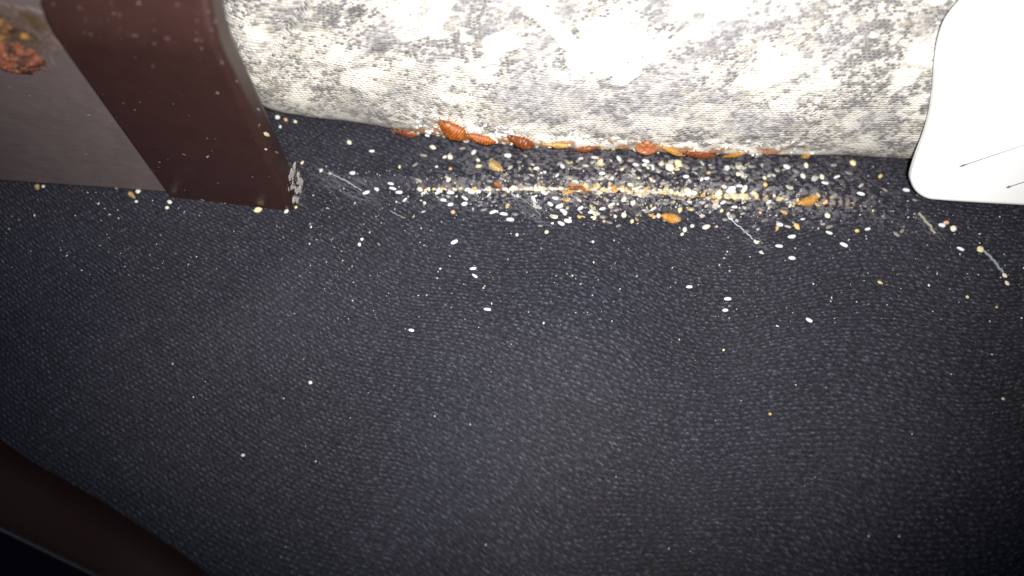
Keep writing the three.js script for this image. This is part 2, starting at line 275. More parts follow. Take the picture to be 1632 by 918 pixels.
{
  const pg = roundedPost(postW, 0.0045, postTop, 0.0012, 0.0026), pp = pg.attributes.position, lean2 = (y) => { const d = Math.max(0, y - bendY + 0.002); return 0.62 * d * d / (d + 0.004); };      // the plate is bent back near its top
  for (let i = 0; i < pp.count; i++) pp.setZ(i, pp.getZ(i) - lean2(pp.getY(i))); pg.computeVertexNormals();
  const post = part('post', pg, paintPost, frame); post.rotation.y = yaw;
  // rail: a flat tube leaning back, running to the left behind the post
  const A = flat(-420, 262), B = flat(300, 312), dir = V3().subVectors(B, A).setY(0), len = dir.length(); dir.normalize();
  const lean = 1.5 * Math.PI / 180, hgt = 0.045, th = 0.009, rc = 0.0011;
  const shape = []; // cross-section in (forward f, up y), rotated by the lean
  for (const [cf, cy, a0] of [[-rc, rc, -Math.PI / 2], [-rc, hgt - rc, 0], [-th + rc, hgt - rc, Math.PI / 2], [-th + rc, rc, Math.PI]]) for (let k = 0; k <= 8; k++) { const a = a0 + k / 8 * Math.PI / 2; shape.push([cf + rc * Math.cos(a), cy + rc * Math.sin(a)]); }
  shape.push(shape[0]);
  let s = 0; const arc = shape.map((q, i) => { if (i) s += Math.hypot(q[0] - shape[i - 1][0], q[1] - shape[i - 1][1]); return s; });
  const ny = Math.sin(lean), cz = Math.cos(lean), fwd = V3(-dir.z, 0, dir.x);
  const O = A.clone().sub(frame.position);
  const g = gridGeo(shape.length - 1, 24, (a, b) => {
    const i = Math.round(a * (shape.length - 1)), [f, y] = shape[i];
    const F = f * cz - y * ny, Y = y * cz + f * ny ;
    return [V3(O.x + dir.x * len * b + fwd.x * F, O.y + Y, O.z + dir.z * len * b + fwd.z * F), [len * b, arc[i]]];
  });
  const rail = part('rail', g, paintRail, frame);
  // rust: lumpy crust and the thin stain round it, lying on the rail's face
  const nF = V3().addScaledVector(fwd, cz).add(V3(0, ny, 0)), up = V3().addScaledVector(fwd, -ny).add(V3(0, cz, 0));
  const onRail = (px, py) => onPlane(px, py, A.clone(), nF).sub(frame.position);
  const patch = (cpx, cpy, rx, ry, hMax, seed, ring, colour, base) => {
    const c = onRail(cpx, cpy), e = onRail(cpx + 10, cpy).sub(c).length() / 10, nr = 36, na = 72, pos = [], cols = [], idx = [];
    for (let i = 0; i <= nr; i++) for (let k = 0; k < na; k++) {
      const a = k / na * 2 * Math.PI, t = i / nr, R0 = 0.55 + 0.9 * fbm(Math.cos(a) * 3 + 5, Math.sin(a) * 3 + 5, seed, 4), x = Math.cos(a) * rx * e * R0 * t, y = Math.sin(a) * ry * e * R0 * t;
      const n1 = fbm(x * 1500 + 40, y * 1500 + 40, seed + 1, 4), n2 = vnoise(x * 6500 + 90, y * 6500 + 90, seed + 5);
      const hh = (base + hMax * (0.25 + 1.3 * Math.max(0, n1 - 0.3) + 0.25 * n2)) * (1 - sstep(ring, 1, t)) - 0.00006 * sstep(0.9, 1, t);
      const p = c.clone().addScaledVector(dir, x).addScaledVector(up, y).addScaledVector(nF, hh); pos.push(p.x, p.y, p.z);
      let q = colour(n1, n2, t); if (hMax < 0.0001) { const e2 = sstep(0.45, 1.0, t + 0.9 * (n2 - 0.5) + 0.9 * (n1 - 0.5)); q = q.map((v, i) => v + ([0.110, 0.085, 0.086][i] - v) * e2); } cols.push(...q);
    }
    for (let i = 0; i < nr; i++) for (let k = 0; k < na; k++) { const a = i * na + k, b = i * na + (k + 1) % na, c2 = a + na, d = b + na; idx.push(a, c2, d, a, d, b); }
    const o = new THREE.BufferGeometry(); o.setAttribute('position', new THREE.Float32BufferAttribute(pos, 3)); o.setAttribute('color', new THREE.Float32BufferAttribute(cols, 3)); o.setIndex(idx); o.computeVertexNormals(); return o;
  };
  const rustM = new THREE.MeshStandardMaterial({ vertexColors: true, roughness: 0.85 });
  const L3 = (a, b, t) => a.map((v, i) => v + (b[i] - v) * t);
  const stain = (n1, n2) => L3([0.10, 0.062, 0.042], [0.05, 0.026, 0.012], sstep(0.35, 0.6, n1)).map((v) => v * (0.8 + 0.5 * n2));
  part('rust_stain', patch(18, 52, 66, 66, 0.00003, 404, 0.95, stain, 0.00008), rustM, rail);
  part('rust_stain', patch(52, 32, 34, 30, 0.00003, 431, 0.95, (a, b) => L3([0.085, 0.05, 0.022], [0.045, 0.024, 0.008], b).map((v) => v * (0.7 + 0.6 * a)), 0.00014), rustM, rail);
  part('rust_crust', patch(20, 88, 54, 36, 0.0013, 411, 0.35, (n1, n2) => L3(L3([0.022, 0.007, 0.004], [0.15, 0.042, 0.018], sstep(0.34, 0.62, n1)), [0.32, 0.15, 0.09], 0.5 * sstep(0.65, 0.95, n2)), 0.0003), rustM, rail);
  part('rust_crust', patch(40, 56, 7, 6, 0.0006, 421, 0.3, (n1, n2) => L3([0.14, 0.06, 0.01], [0.30, 0.15, 0.025], n2), 0.0003), rustM, rail);
  part('rust_crust', patch(6, 40, 22, 20, 0.0005, 441, 0.35, (n1, n2) => L3([0.03, 0.012, 0.006], [0.13, 0.055, 0.018], sstep(0.34, 0.62, n1)).map((v) => v * (0.8 + 0.5 * n2)), 0.0002), rustM, rail);
  part('rust_crust', patch(2, 58, 9, 6, 0.0006, 424, 0.3, (n1, n2) => L3([0.08, 0.03, 0.01], [0.22, 0.11, 0.03], n2), 0.0003), rustM, rail);
  // chipped paint and crusty residue on the post's edges
  const lump = (c, rx, ry, rz, seed, colour, name, amp = 0.5) => {
    const g0 = new THREE.IcosahedronGeometry(1, 5), p = g0.attributes.position, cols = [];
    for (let i = 0; i < p.count; i++) { const x = p.getX(i), y = p.getY(i), z = p.getZ(i), f = 1 - amp / 2 + amp * (fbm(x * 2.2 + z * 1.3 + 9, y * 2.2 - z * 1.7 + 9, seed, 4)), k = vnoise(x * 7 + 20, y * 7 + z * 6 + 20, seed + 4); p.setXYZ(i, x * f * rx, y * f * ry, z * f * rz); cols.push(...colour(k)); }
    g0.setAttribute('color', new THREE.Float32BufferAttribute(cols, 3)); g0.computeVertexNormals();
    const m = part(name, g0, rustM, post); m.position.copy(c); return m;
  };
  const rl = rng(55), edge = (y, off) => V3(postW - 0.00002, y, -off);
  for (let k = 0; k < 130; k++) { const y = 0.0002 + 0.0064 * rl() ** 1.3, s = 0.00005 + 0.00034 * rl() ** 3, m = lump(edge(y, 0.0008 + 0.0045 * rl()), s * 0.3, s * (1 + rl()), s * (0.8 + rl()), 500 + k, (q) => [0.16 + 0.34 * q, 0.15 + 0.33 * q, 0.145 + 0.32 * q], 'white_residue', 0.9); m.rotation.x = rl() * 3; }
  for (const [px, py, s, c] of [[425, 214, 0.0008, [0.62, 0.58, 0.38]], [424, 238, 0.00035, [0.7, 0.66, 0.55]], [441, 243, 0.0005, [0.10, 0.11, 0.13]], [412, 174, 0.0005, [0.16, 0.17, 0.2]]]) {
    const q = onPlane(px, py, P2, V3(Math.cos(yaw), 0, -Math.sin(yaw))), l = post.worldToLocal(q.clone().sub(frame.position).add(frame.position)); frame.updateMatrixWorld(true); const l2 = post.worldToLocal(q.clone());
    l2.x = postW; const m = lump(l2, s * 0.14, s * 1.3, s * 0.3, 560 + px, (k) => c.map((v) => v * (0.8 + 0.3 * k)), 'glue_blob', 0.6); m.rotation.x = 0.5;
  }
  // bare bright chips along the bent top edge
  const chip = lin(0.5, 0.5, 0.52);
  const chipM = new THREE.MeshStandardMaterial({ color: chip, roughness: 0.4, metalness: 0.6 });
  for (let k = 0; k < 110; k++) {
    const a = (rl() - 0.12) * Math.PI * 0.5, x = k < 85 ? 0.0012 + rl() ** 0.8 * (postW - 0.003) : postW - 0.0006 - 0.002 * rl(), s = 0.00002 + 0.00007 * rl() ** 3, rt = 0.0026;
    const g0 = new THREE.IcosahedronGeometry(1, 1); const m = part('paint_chip', g0, chipM, post);
    const yc = bendY - 0.0015 + 0.006 * rl() ** 1.6; if (k < 85) m.position.set(x, yc, -lean2(yc)); else { const y2 = bendY - 0.004 + 0.007 * rl(); m.position.set(postW - 0.0003 - 0.0004 * rl(), y2, -lean2(y2) - 0.0002 * rl()); }
    m.scale.set(s * (1 + rl()), s * 0.7, s * 0.4);
  }
}
console.log('frame', postTop, postW, yaw);

// ------------------------------------------------------------------ white plastic plate leaning on the cushion
{
  const a = flat(1470, 326), b = flat(1660, 338), ex = V3().subVectors(b, a).setY(0).normalize(), lean = 24 * Math.PI / 180;
  const back = V3(ex.z, 0, -ex.x); if (back.z > 0) back.negate();
  const ey = V3(0, Math.cos(lean), 0).addScaledVector(back, Math.sin(lean)), en = V3().crossVectors(ex, ey).normalize();
  const o = a.clone().add(V3(0, 0.0036, 0)).addScaledVector(en, 0.0002);
  const uvp = (px, py) => { const p = onPlane(px, py, o, en).sub(o); return new THREE.Vector2(p.dot(ex), p.dot(ey)); };
  const out = [[1690, 334], [1632, 330], [1560, 326], [1500, 322], [1478, 319], [1462, 309], [1454, 294], [1454, 281], [1462, 255], [1476, 218], [1486, 180], [1491, 140], [1494, 105], [1500, 68], [1512, 36], [1534, 8], [1556, -14], [1590, -36], [1640, -52], [1720, -60]].map(([x, y]) => uvp(x, y));
  const spl = new THREE.SplineCurve(out), pts = spl.getPoints(120), shape = new THREE.Shape(pts);
  const g = new THREE.ExtrudeGeometry(shape, { depth: 0.0006, bevelEnabled: true, bevelThickness: 0.0008, bevelSize: 0.0008, bevelOffset: -0.0008, bevelSegments: 6, curveSegments: 12 });
  g.translate(0, 0, -0.0014);
  const plate = thing('plastic_plate', 'smooth white plastic plate with rounded corner leaning on the right of the cushion', 'plastic plate');
  plate.matrixAutoUpdate = true; plate.position.copy(o); plate.quaternion.setFromRotationMatrix(new THREE.Matrix4().makeBasis(ex, ey, en));
  part('panel', g, new THREE.MeshPhysicalMaterial({ color: lin(0.9, 0.9, 0.9), roughness: 0.38, clearcoat: 0.2, clearcoatRoughness: 0.3 }), plate);
  const ink = new THREE.MeshStandardMaterial({ color: lin(0.13, 0.14, 0.16), roughness: 0.9 });
  for (const [x0, y0, x1, y1, w] of [[1529, 265.5, 1632, 231, 2.6], [1604, 299, 1660, 281, 3.2]]) {
    const p = uvp(x0, y0), q = uvp(x1, y1), d = q.clone().sub(p), n = new THREE.Vector2(-d.y, d.x).normalize().multiplyScalar(w * 0.5e-4), sh = new THREE.Shape();
    sh.moveTo(p.x - d.x * 0.015, p.y - d.y * 0.015); sh.lineTo(p.x + n.x * 1.4 + d.x * 0.05, p.y + n.y * 1.4 + d.y * 0.05); sh.lineTo(p.x + d.x * 0.14 + n.x * 0.5, p.y + d.y * 0.14 + n.y * 0.5); sh.lineTo(q.x + n.x * 0.12, q.y + n.y * 0.12); sh.lineTo(q.x - n.x * 0.12, q.y - n.y * 0.12); sh.lineTo(p.x + d.x * 0.14 - n.x * 0.5, p.y + d.y * 0.14 - n.y * 0.5); sh.lineTo(p.x - n.x * 1.4 + d.x * 0.05, p.y - n.y * 1.4 + d.y * 0.05);
    const sg = new THREE.ExtrudeGeometry(sh, { depth: 0.00004, bevelEnabled: false }); part('scratch', sg, ink, plate);
  }
}

// ------------------------------------------------------------------ dark steel strip at the near corner
{
  const d = V3().subVectors(SB, SA).setY(0), dn = d.clone().normalize(), n = V3(dn.z, 0, -dn.x);       // n points to the cloth
  if (n.z > 0) n.negate();
  const nt = n.clone().multiplyScalar(Math.cos(0.9)).add(V3(0, Math.sin(0.9), 0)), A = SA.clone().addScaledVector(dn, -0.03), len = d.length() + 0.07, rc = 0.0006, baseY = Math.min(SA.y, SB.y) - 0.006;
  const far = [onPlane(0, 832, SA, nt), onPlane(177, 918, SA, nt)].map((p) => { const q = p.clone().sub(A); return [q.dot(dn), q.dot(n), p.y - baseY]; });
  const lerpS = (s, k) => far[0][k] + (far[1][k] - far[0][k]) * (s - far[0][0]) / (far[1][0] - far[0][0]);
  const foot = (s) => SA.y + (SB.y - SA.y) * (s - 0.03) / d.length() - baseY - 0.0004;
  const strip = thing('steel_bar', 'dark out-of-focus brown steel bar with a sloping face at the end of the black cloth', 'steel bar');
  strip.position.set(A.x, baseY, A.z);
  const g = gridGeo(11, 40, (a, b) => {
    const i = Math.round(a * 11), s = len * b, f1 = Math.min(-0.002, lerpS(s, 1)), y1 = Math.max(0.004, lerpS(s, 2)), fy = foot(s);
    let f, y; if (i === 0) { f = 0; y = 0; } else if (i === 1) { f = 0; y = fy; } else if (i === 2) { f = f1 * 0.5; y = fy + (y1 - fy) * 0.5; } else if (i <= 9) { const t = (i - 3) / 6 * 2.4; f = f1 + rc * (Math.cos(t - 0.2) - 1); y = y1 + rc * (Math.sin(t - 0.2) - 0.6); } else if (i === 10) { f = f1 - 0.0022; y = 0; } else { f = 0; y = 0; }
    return [V3().addScaledVector(dn, s).addScaledVector(n, f).add(V3(0, y, 0)), [s, i * 0.001]];
  });
  part('face', g, paintPost, strip);
}

// ------------------------------------------------------------------ insects
// a flat oval bug: head, collar, ringed abdomen; x is its length (head at +x), y up
function bugBody(L, Wd, Tk, seed, cA, cB, cTip) {
  const ns = 60, na = 28, pos = [], cols = [], idx = [];
  for (let i = 0; i <= ns; i++) {
    const s = i / ns;       // 0 tail .. 1 head
    const ab = s < 0.68 ? Math.pow(Math.sin(Math.PI * Math.min(1, (s + 0.015) / 0.86)), 0.62) : 0;
    let w, t;
    if (s < 0.68) { w = ab; t = Math.pow(Math.sin(Math.PI * (s + 0.02) / 0.95), 0.8); }
    else if (s < 0.86) { const q = (s - 0.68) / 0.18; w = 0.70 - 0.16 * q + 0.05 * Math.sin(Math.PI * q); t = 0.72 - 0.2 * q; }
    else { const q = (s - 0.86) / 0.14; w = 0.36 * Math.sqrt(Math.max(0, 1 - q ** 2.4)); t = 0.46 * Math.sqrt(Math.max(0, 1 - q ** 2.2)); }
    const ridge = s < 0.68 ? 0.5 + 0.5 * Math.cos(s / 0.68 * 8 * 2 * Math.PI) : 0.6;
    w *= 1 - 0.05 * (1 - ridge); t *= 1 - 0.16 * (1 - ridge);
    for (let k = 0; k < na; k++) {
      const a = k / na * 2 * Math.PI, ca = Math.cos(a), sa = Math.sin(a), eye = s > 0.88 && s < 0.94 && Math.abs(ca) > 0.8;
      const n = vnoise(s * 16 + 3, a * 3 + 3, seed), y = sa > 0 ? sa * 0.62 : sa * 0.38;
      pos.push((s - 0.5) * L, y * t * Tk * (1 + 0.35 * (n - 0.5)), ca * w * Wd * 0.5 * (eye ? 1.15 : 1) * (1 + 0.25 * (vnoise(s * 7 + 2, ca * 1.5 + 4, seed + 2) - 0.5)) + 0.12 * Wd * (vnoise(s * 2.5, 1, seed + 7) - 0.5));
      const mixv = Math.min(1, 0.55 * ridge + 0.55 * n * (0.6 + 0.4 * Math.abs(ca))), e = sstep(0.55, 0.0, s) * 0.5;
      for (let c = 0; c < 3; c++) { let v = cB[c] + (cA[c] - cB[c]) * mixv; v += (cTip[c] - v) * e * n; cols.push(eye ? 0.02 : v); }
    }
  }
  for (let i = 0; i < ns; i++) for (let k = 0; k < na; k++) { const a = i * na + k, b = i * na + (k + 1) % na, c = a + na, d = b + na; idx.push(a, c, d, a, d, b); }
  const g = new THREE.BufferGeometry(); g.setAttribute('position', new THREE.Float32BufferAttribute(pos, 3)); g.setAttribute('color', new THREE.Float32BufferAttribute(cols, 3)); g.setIndex(idx); g.computeVertexNormals(); return g;
}
const tubeG = (pts, r0, n = 8, m = 5) => { const c = new THREE.CatmullRomCurve3(pts); const g = new THREE.TubeGeometry(c, n, r0, m, false); return g; };
const bugM = new THREE.MeshPhysicalMaterial({ vertexColors: true, roughness: 0.5, clearcoat: 0.08, clearcoatRoughness: 0.3 });
const skinM = new THREE.MeshPhysicalMaterial({ vertexColors: true, roughness: 0.45, transmission: 0.35, thickness: 0 });
const legM = new THREE.MeshStandardMaterial({ color: lin(0.32, 0.13, 0.03), roughness: 0.5 });
const PAL = { orange: [[0.30, 0.085, 0.007], [0.17, 0.036, 0.004], [0.42, 0.15, 0.02]], red: [[0.19, 0.045, 0.007], [0.085, 0.016, 0.004], [0.34, 0.12, 0.02]], stripe: [[0.44, 0.17, 0.07], [0.17, 0.03, 0.006], [0.13, 0.02, 0.005]], amber: [[0.40, 0.20, 0.025], [0.27, 0.105, 0.012], [0.52, 0.40, 0.20]], yellow: [[0.44, 0.26, 0.06], [0.30, 0.13, 0.025], [0.52, 0.40, 0.18]], tan: [[0.52, 0.38, 0.16], [0.32, 0.18, 0.05], [0.6, 0.5, 0.3]] };
const UPs = { cushion: 'cushion', cloth: 'cloth' };
function bug(px, py, L, Wd, ang, roll, pal, where, label, legs = true) {      // L, Wd in photo pixels, ang in the picture's plane
  let hit = null; if (where === 'cushion') for (let k = 0; k < 12 && !hit; k++) hit = onCushion(px, py - k); const p = hit ? hit.p : onCloth(px, py), n = hit ? hit.n : clothN(p.x, p.z);
  const a = ang * Math.PI / 180, o = V3().subVectors(onPlane(px + 10 * Math.cos(a), py + 10 * Math.sin(a), p, n), p), unit = onPlane(px, py, p, camB).distanceTo(onPlane(px + 100, py, p, camB)) / 100;
  const X = o.normalize(), Z = V3().crossVectors(X, n).normalize(), Y = V3().crossVectors(Z, X), l = L * unit * 1.02, w = Wd * unit * 1.05, t = Math.min(w, l * 0.5) * 0.5;
  const g = thing(pal === 'yellow' || pal === 'tan' || pal === 'amber' ? 'cast_skin' : 'bed_bug', label, pal === 'yellow' || pal === 'tan' || pal === 'amber' ? 'insect skin' : 'insect', pal === 'yellow' || pal === 'tan' || pal === 'amber' ? 'shed insect skins' : 'insects on the cushion edge');
  g.position.copy(p).addScaledVector(Y, t * 0.42); g.quaternion.setFromRotationMatrix(new THREE.Matrix4().makeBasis(X, Y, Z)); g.rotateX(roll * Math.PI / 180);
  const seed = Math.round(px);
  part('body', bugBody(l, w, t * 1.6, seed, ...PAL[pal]), pal === 'tan' ? skinM : bugM, g);
  if (legs) {
    const r = rng(seed);
    for (const s of [-1, 1]) for (let k = 0; k < 3; k++) { const x = l * (0.10 + 0.11 * k), q = l * (0.06 + 0.07 * r()) * s, b = (k - 1) * l * 0.12; part('leg', tubeG([V3(x, 0, s * w * 0.2), V3(x + b * 0.5, t * 0.25, s * w * 0.45 + q * 0.3), V3(x + b, -t * 0.1, s * w * 0.5 + q * 0.7), V3(x + b * 1.5, -t * 0.42, s * w * 0.5 + q)], l * 0.012), legM, g); }
    for (const s of [-1, 1]) part('antenna', tubeG([V3(l * 0.46, 0, s * w * 0.1), V3(l * 0.55, t * 0.15, s * w * 0.22), V3(l * 0.63, 0, s * w * 0.3)], l * 0.009, 6, 4), legM, g);
  }
  return g;
}
bug(722, 203, 54, 35, 215, 0, 'orange', 'cushion', 'broad bright orange oval bug on the cushion edge, pointed end up');
bug(649, 209, 42, 13, 190, 10, 'red', 'cushion', 'slim dark amber bug at the cushion edge, nearest the steel post');
bug(766, 217, 52, 17, 192, 10, 'orange', 'cushion', 'narrow orange bug just beside the broad bright orange one');
bug(830, 221, 54, 21, 203, 0, 'red', 'cushion', 'ridged rust-red bug above the debris crease on the cushion edge');
bug(887, 229, 46, 10, 184, 10, 'yellow', 'cushion', 'thin yellow shed skin between two rust-red bugs on the cushion edge', false);
bug(936, 234, 42, 12, 352, 10, 'red', 'cushion', 'flat rust-red bug beside a thin yellow skin on the cushion edge');
bug(1031, 231, 40, 33, 275, 0, 'stripe', 'cushion', 'stout upright bug with pale stripes and dark tail on the cushion edge');
bug(1070, 238, 50, 10, 202, 10, 'yellow', 'cushion', 'thin yellow skin sloping down from the stout striped bug', false);
bug(1114, 243, 62, 13, 186, 5, 'red', 'cushion', 'long flat rust-red bug between two yellow skins on the cushion edge');
bug(1168, 247, 48, 9, 182, 5, 'amber', 'cushion', 'thin amber skin following the long flat rust-red bug', false);
bug(1284, 249, 32, 9, 176, 0, 'yellow', 'cushion', 'lone short yellow skin on the cushion edge toward the white plate', false);
bug(1068, 349, 32, 17, 195, 0, 'amber', 'cloth', 'round glossy amber nymph skin on the cloth below the crease', false);
bug(1284, 322, 40, 16, 158, 0, 'amber', 'cloth', 'amber skin with frayed pale end at the right end of the crease', false);
bug(790, 268, 30, 18, 30, 0, 'tan', 'cloth', 'translucent tan skin on the cloth strip above the crease', false);
bug(920, 299, 32, 10, 185, 0, 'red', 'cloth', 'small rust-red bug lying in the debris along the crease');
bug(793, 294, 14, 8, 30, 0, 'orange', 'cloth', 'tiny orange bug at the start of the pale debris crease', false);
bug(211, 312, 18, 8, 50, 0, 'tan', 'cloth', 'brown-tipped tan skin on the cloth below the rail beside the post', false);
bug(60, 299, 12, 8, 60, 0, 'tan', 'cloth', 'small yellow-tan skin on the cloth below the rusty rail', false);
console.log('bugs');

// ------------------------------------------------------------------ eggs, shells, crumbs and flakes
function ovoid(L, Wd, seed) {
  const pts = []; for (let k = 0; k <= 10; k++) { const a = k / 10 * Math.PI; pts.push(new THREE.Vector2(Math.max(0, Wd / 2 * Math.pow(Math.sin(a), 0.8) * (1 + 0.12 * Math.cos(a))), -L / 2 * Math.cos(a))); }
  const g = new THREE.LatheGeometry(pts, 12); g.rotateZ(Math.PI / 2); const p = g.attributes.position;
  for (let i = 0; i < p.count; i++) { const x = p.getX(i) / L; p.setZ(i, p.getZ(i) + Wd * 0.22 * (x * x - 0.1) * (seed % 3 - 1)); }     // slightly bent, as the eggs are
  g.computeVertexNormals(); return g;
}
const eggG = [0, 1, 2, 4, 5, 6, 7].map((s) => { const g = ovoid(0.00112, 0.00046 + 0.00003 * s, s), p = g.attributes.position; for (let i = 0; i < p.count; i++) { const x = p.getX(i), y = p.getY(i), z = p.getZ(i), f = 0.86 + 0.28 * fbm(x * 2600 + z * 1500 + 30, y * 2600 - z * 1500 + 30, 800 + s, 2); p.setXYZ(i, x * f, y * f, z * f); } g.computeVertexNormals(); return g; });
const eggM = new THREE.MeshPhysicalMaterial({ color: lin(0.57, 0.58, 0.60), roughness: 0.4, clearcoat: 0.2 });
const eggM2 = new THREE.MeshPhysicalMaterial({ color: lin(0.31, 0.295, 0.27), roughness: 0.5 });
const shellM = new THREE.MeshPhysicalMaterial({ color: lin(0.15, 0.15, 0.16), roughness: 0.45, transmission: 0.3, thickness: 0 });
const shellM2 = new THREE.MeshPhysicalMaterial({ color: lin(0.24, 0.22, 0.19), roughness: 0.5, transmission: 0.3, thickness: 0 });
function crumbG(seed) { const g = new THREE.IcosahedronGeometry(1, 2), p = g.attributes.position; for (let i = 0; i < p.count; i++) { const x = p.getX(i), y = p.getY(i), z = p.getZ(i), f = 0.8 + 0.4 * fbm(x * 1.6 + 7 + z, y * 1.6 + 7 - z, seed, 2); p.setXYZ(i, x * f, y * f * 0.75, z * f); } g.computeVertexNormals(); return g; }
const crumbs = [1, 2, 3].map((k) => crumbG(600 + k));
const crumbM = [[0.60, 0.55, 0.42], [0.58, 0.50, 0.30], [0.50, 0.29, 0.17], [0.50, 0.36, 0.13], [0.58, 0.57, 0.52]].map((c) => new THREE.MeshStandardMaterial({ color: lin(...c), roughness: 0.5 }));
function flakeG(seed) {
  const r = rng(seed), out = [], n = 9; for (let k = 0; k < n; k++) { const a = k / n * 2 * Math.PI, q = 0.55 + 0.6 * r(); out.push([Math.cos(a) * q, Math.sin(a) * q * 0.62]); }
  const pos = [], idx = [], y = (x, z) => 0.25 * Math.cos(x * 1.6 + seed) * Math.cos(z * 2) + 0.1 * Math.sin(x * 5 + z * 4);
  for (const t of [0, 0.07]) { pos.push(0, y(0, 0) + t, 0); for (const [x, z] of out) pos.push(x * 0.55, y(x * 0.55, z * 0.55) + t, z * 0.55); for (const [x, z] of out) pos.push(x, y(x, z) + t, z); }
  const m = 2 * n + 1; for (const [o, f] of [[0, 0], [m, 1]]) for (let k = 0; k < n; k++) { const k2 = (k + 1) % n, A = o + 1 + k, B = o + 1 + k2, C = A + n, D = B + n; for (const t of [[o, B, A], [A, B, D], [A, D, C]]) idx.push(...(f ? t : [t[0], t[2], t[1]])); }
  for (let k = 0; k < n; k++) { const a = 1 + n + k, b = 1 + n + (k + 1) % n; idx.push(a, b, b + m, a, b + m, a + m); }
  const g = new THREE.BufferGeometry(); g.setAttribute('position', new THREE.Float32BufferAttribute(pos, 3)); g.setIndex(idx); return g.toNonIndexed().deleteAttribute('uv'), (() => { const q = g.toNonIndexed(); q.computeVertexNormals(); return q; })();
}
const flakes = [11, 12, 13, 14, 15].map(flakeG);
const flakeM = [[0.52, 0.44, 0.24], [0.58, 0.55, 0.46], [0.50, 0.32, 0.10], [0.40, 0.38, 0.36], [0.62, 0.60, 0.55], [0.45, 0.20, 0.06]].map((c) => new THREE.MeshPhysicalMaterial({ color: lin(...c), roughness: 0.45, transmission: 0.2, thickness: 0 }));

function lay(o, px, py, ang, lift, where) {       // sets a small thing on the cloth or the cushion, turned by ang in the picture
  const hit = where === 'cushion' ? onCushion(px, py) : null; if (where === 'cushion' && !hit) return false;
  const p = hit ? hit.p : onCloth(px, py), n = hit ? hit.n : clothN(p.x, p.z), a = ang * Math.PI / 180;
  const X = V3().subVectors(onPlane(px + 5 * Math.cos(a), py + 5 * Math.sin(a), p, n), p).normalize(), Z = V3().crossVectors(X, n).normalize(), Y = V3().crossVectors(Z, X);
  o.position.copy(p).addScaledVector(Y, lift); o.quaternion.setFromRotationMatrix(new THREE.Matrix4().makeBasis(X, Y, Z)); return true;
}
const near = (x) => 'nearest the ' + (x < 640 ? 'steel post' : x < 745 ? 'broad bright orange bug' : x < 860 ? 'ridged rust-red bug' : x < 985 ? 'flat rust-red bug' : x < 1080 ? 'stout striped bug' : x < 1220 ? 'long flat rust-red bug' : x < 1400 ? 'lone short yellow skin' : 'white plate');
const EG = {
  lone: ['white egg alone on bare black cloth', 'lone eggs on bare cloth'],
  below: ['white egg just below the debris crease', 'eggs just below the crease'],
  crease: ['white egg in the crease debris', 'eggs in the crease'],
  strip: ['white egg between cushion and crease', 'eggs between cushion and crease'],
  edge: ['white egg stuck on the cushion edge', 'eggs on the cushion edge'],
};
let eggN = 0;
function egg(px, py, ang, kind, k = 1, dull = false) {
  const o = new THREE.Mesh(eggG[eggN++ % eggG.length], dull ? eggM2 : eggM); o.castShadow = o.receiveShadow = true;
  if (!lay(o, px, py, ang, 0.00021 * k, kind === 'edge' ? 'cushion' : 'cloth')) return;
  o.scale.set(k * rr(0.85, 1.12), k * rr(0.8, 1.05), k * rr(0.85, 1.1)); o.name = numbered('insect_egg'); scene.add(o); tag(o, (k < 0.8 ? 'small ' : '') + (dull ? EG[kind][0].replace('white', 'dull cream') : EG[kind][0]) + ', ' + near(px), 'insect egg', EG[kind][1]);
}
const EGGS = [[593, 242, 0], [623, 292, 10], [626, 302, 15], [636, 308, 0], [600, 303, 35], [584, 308, -20], [562, 277, 0], [676, 309, -20], [718, 309, 0], [707, 320, 10], [718, 327, -15], [740, 326, -10], [752, 308, 0], [762, 307, 5], [780, 311, -55], [786, 339, -20], [803, 342, 8], [813, 351, 3], [724, 387, -25], [755, 244, -45], [809, 249, 5], [741, 317, 35], [700, 305, 20], [697, 309, -20], [745, 302, -15],
  [891, 330, -15], [905, 353, 10], [894, 357, 25], [947, 252, 5], [1029, 258, 15], [1040, 268, 80], [1013, 264, 20], [959, 278, 0], [1093, 283, 5], [1126, 286, -5], [1041, 334, -30], [1170, 331, 0], [885, 317, 10], [986, 254, 55], [896, 266, 55], [855, 270, 0], [1253, 267, 25], [1178, 297, 5], [1333, 283, -20], [1314, 293, 15], [1371, 310, 15], [1443, 304, 15], [1242, 359, 15], [1261, 378, -8], [1321, 372, 20], [1382, 366, -12], [1344, 391, 25], [1241, 393, 5], [1261, 412, 8], [1225, 324, -25], [1166, 300, 0], [975, 327, -20], [960, 334, -10], [925, 333, -30], [850, 318, 60], [867, 309, 20], [898, 338, 30], [754, 429, -5], [757, 441, 35], [777, 494, 5], [1098, 458, 0], [1159, 477, 0], [1155, 495, 0], [1289, 511, 30], [1500, 300 + 60, 10], [1530, 398, 25], [656, 527, 10]];
const zone = (x, y) => (y > 420 || (x > 1400 && y > 340) ? 'lone' : y > 318 ? 'below' : y > 290 ? 'crease' : 'strip');
for (const [x, y, a] of EGGS) egg(x, y, a, zone(x, y), y > 420 ? rr(0.85, 1.05) : rr(0.92, 1.12));
const footY = (x) => { const t = [[430, 179], [540, 196], [640, 213], [720, 226], [830, 239], [960, 244], [1100, 250], [1300, 254], [1460, 256]]; for (let i = 1; i < t.length; i++) if (x < t[i][0]) return t[i - 1][1] + (t[i][1] - t[i - 1][1]) * (x - t[i - 1][0]) / (t[i][0] - t[i - 1][0]); return 256; };
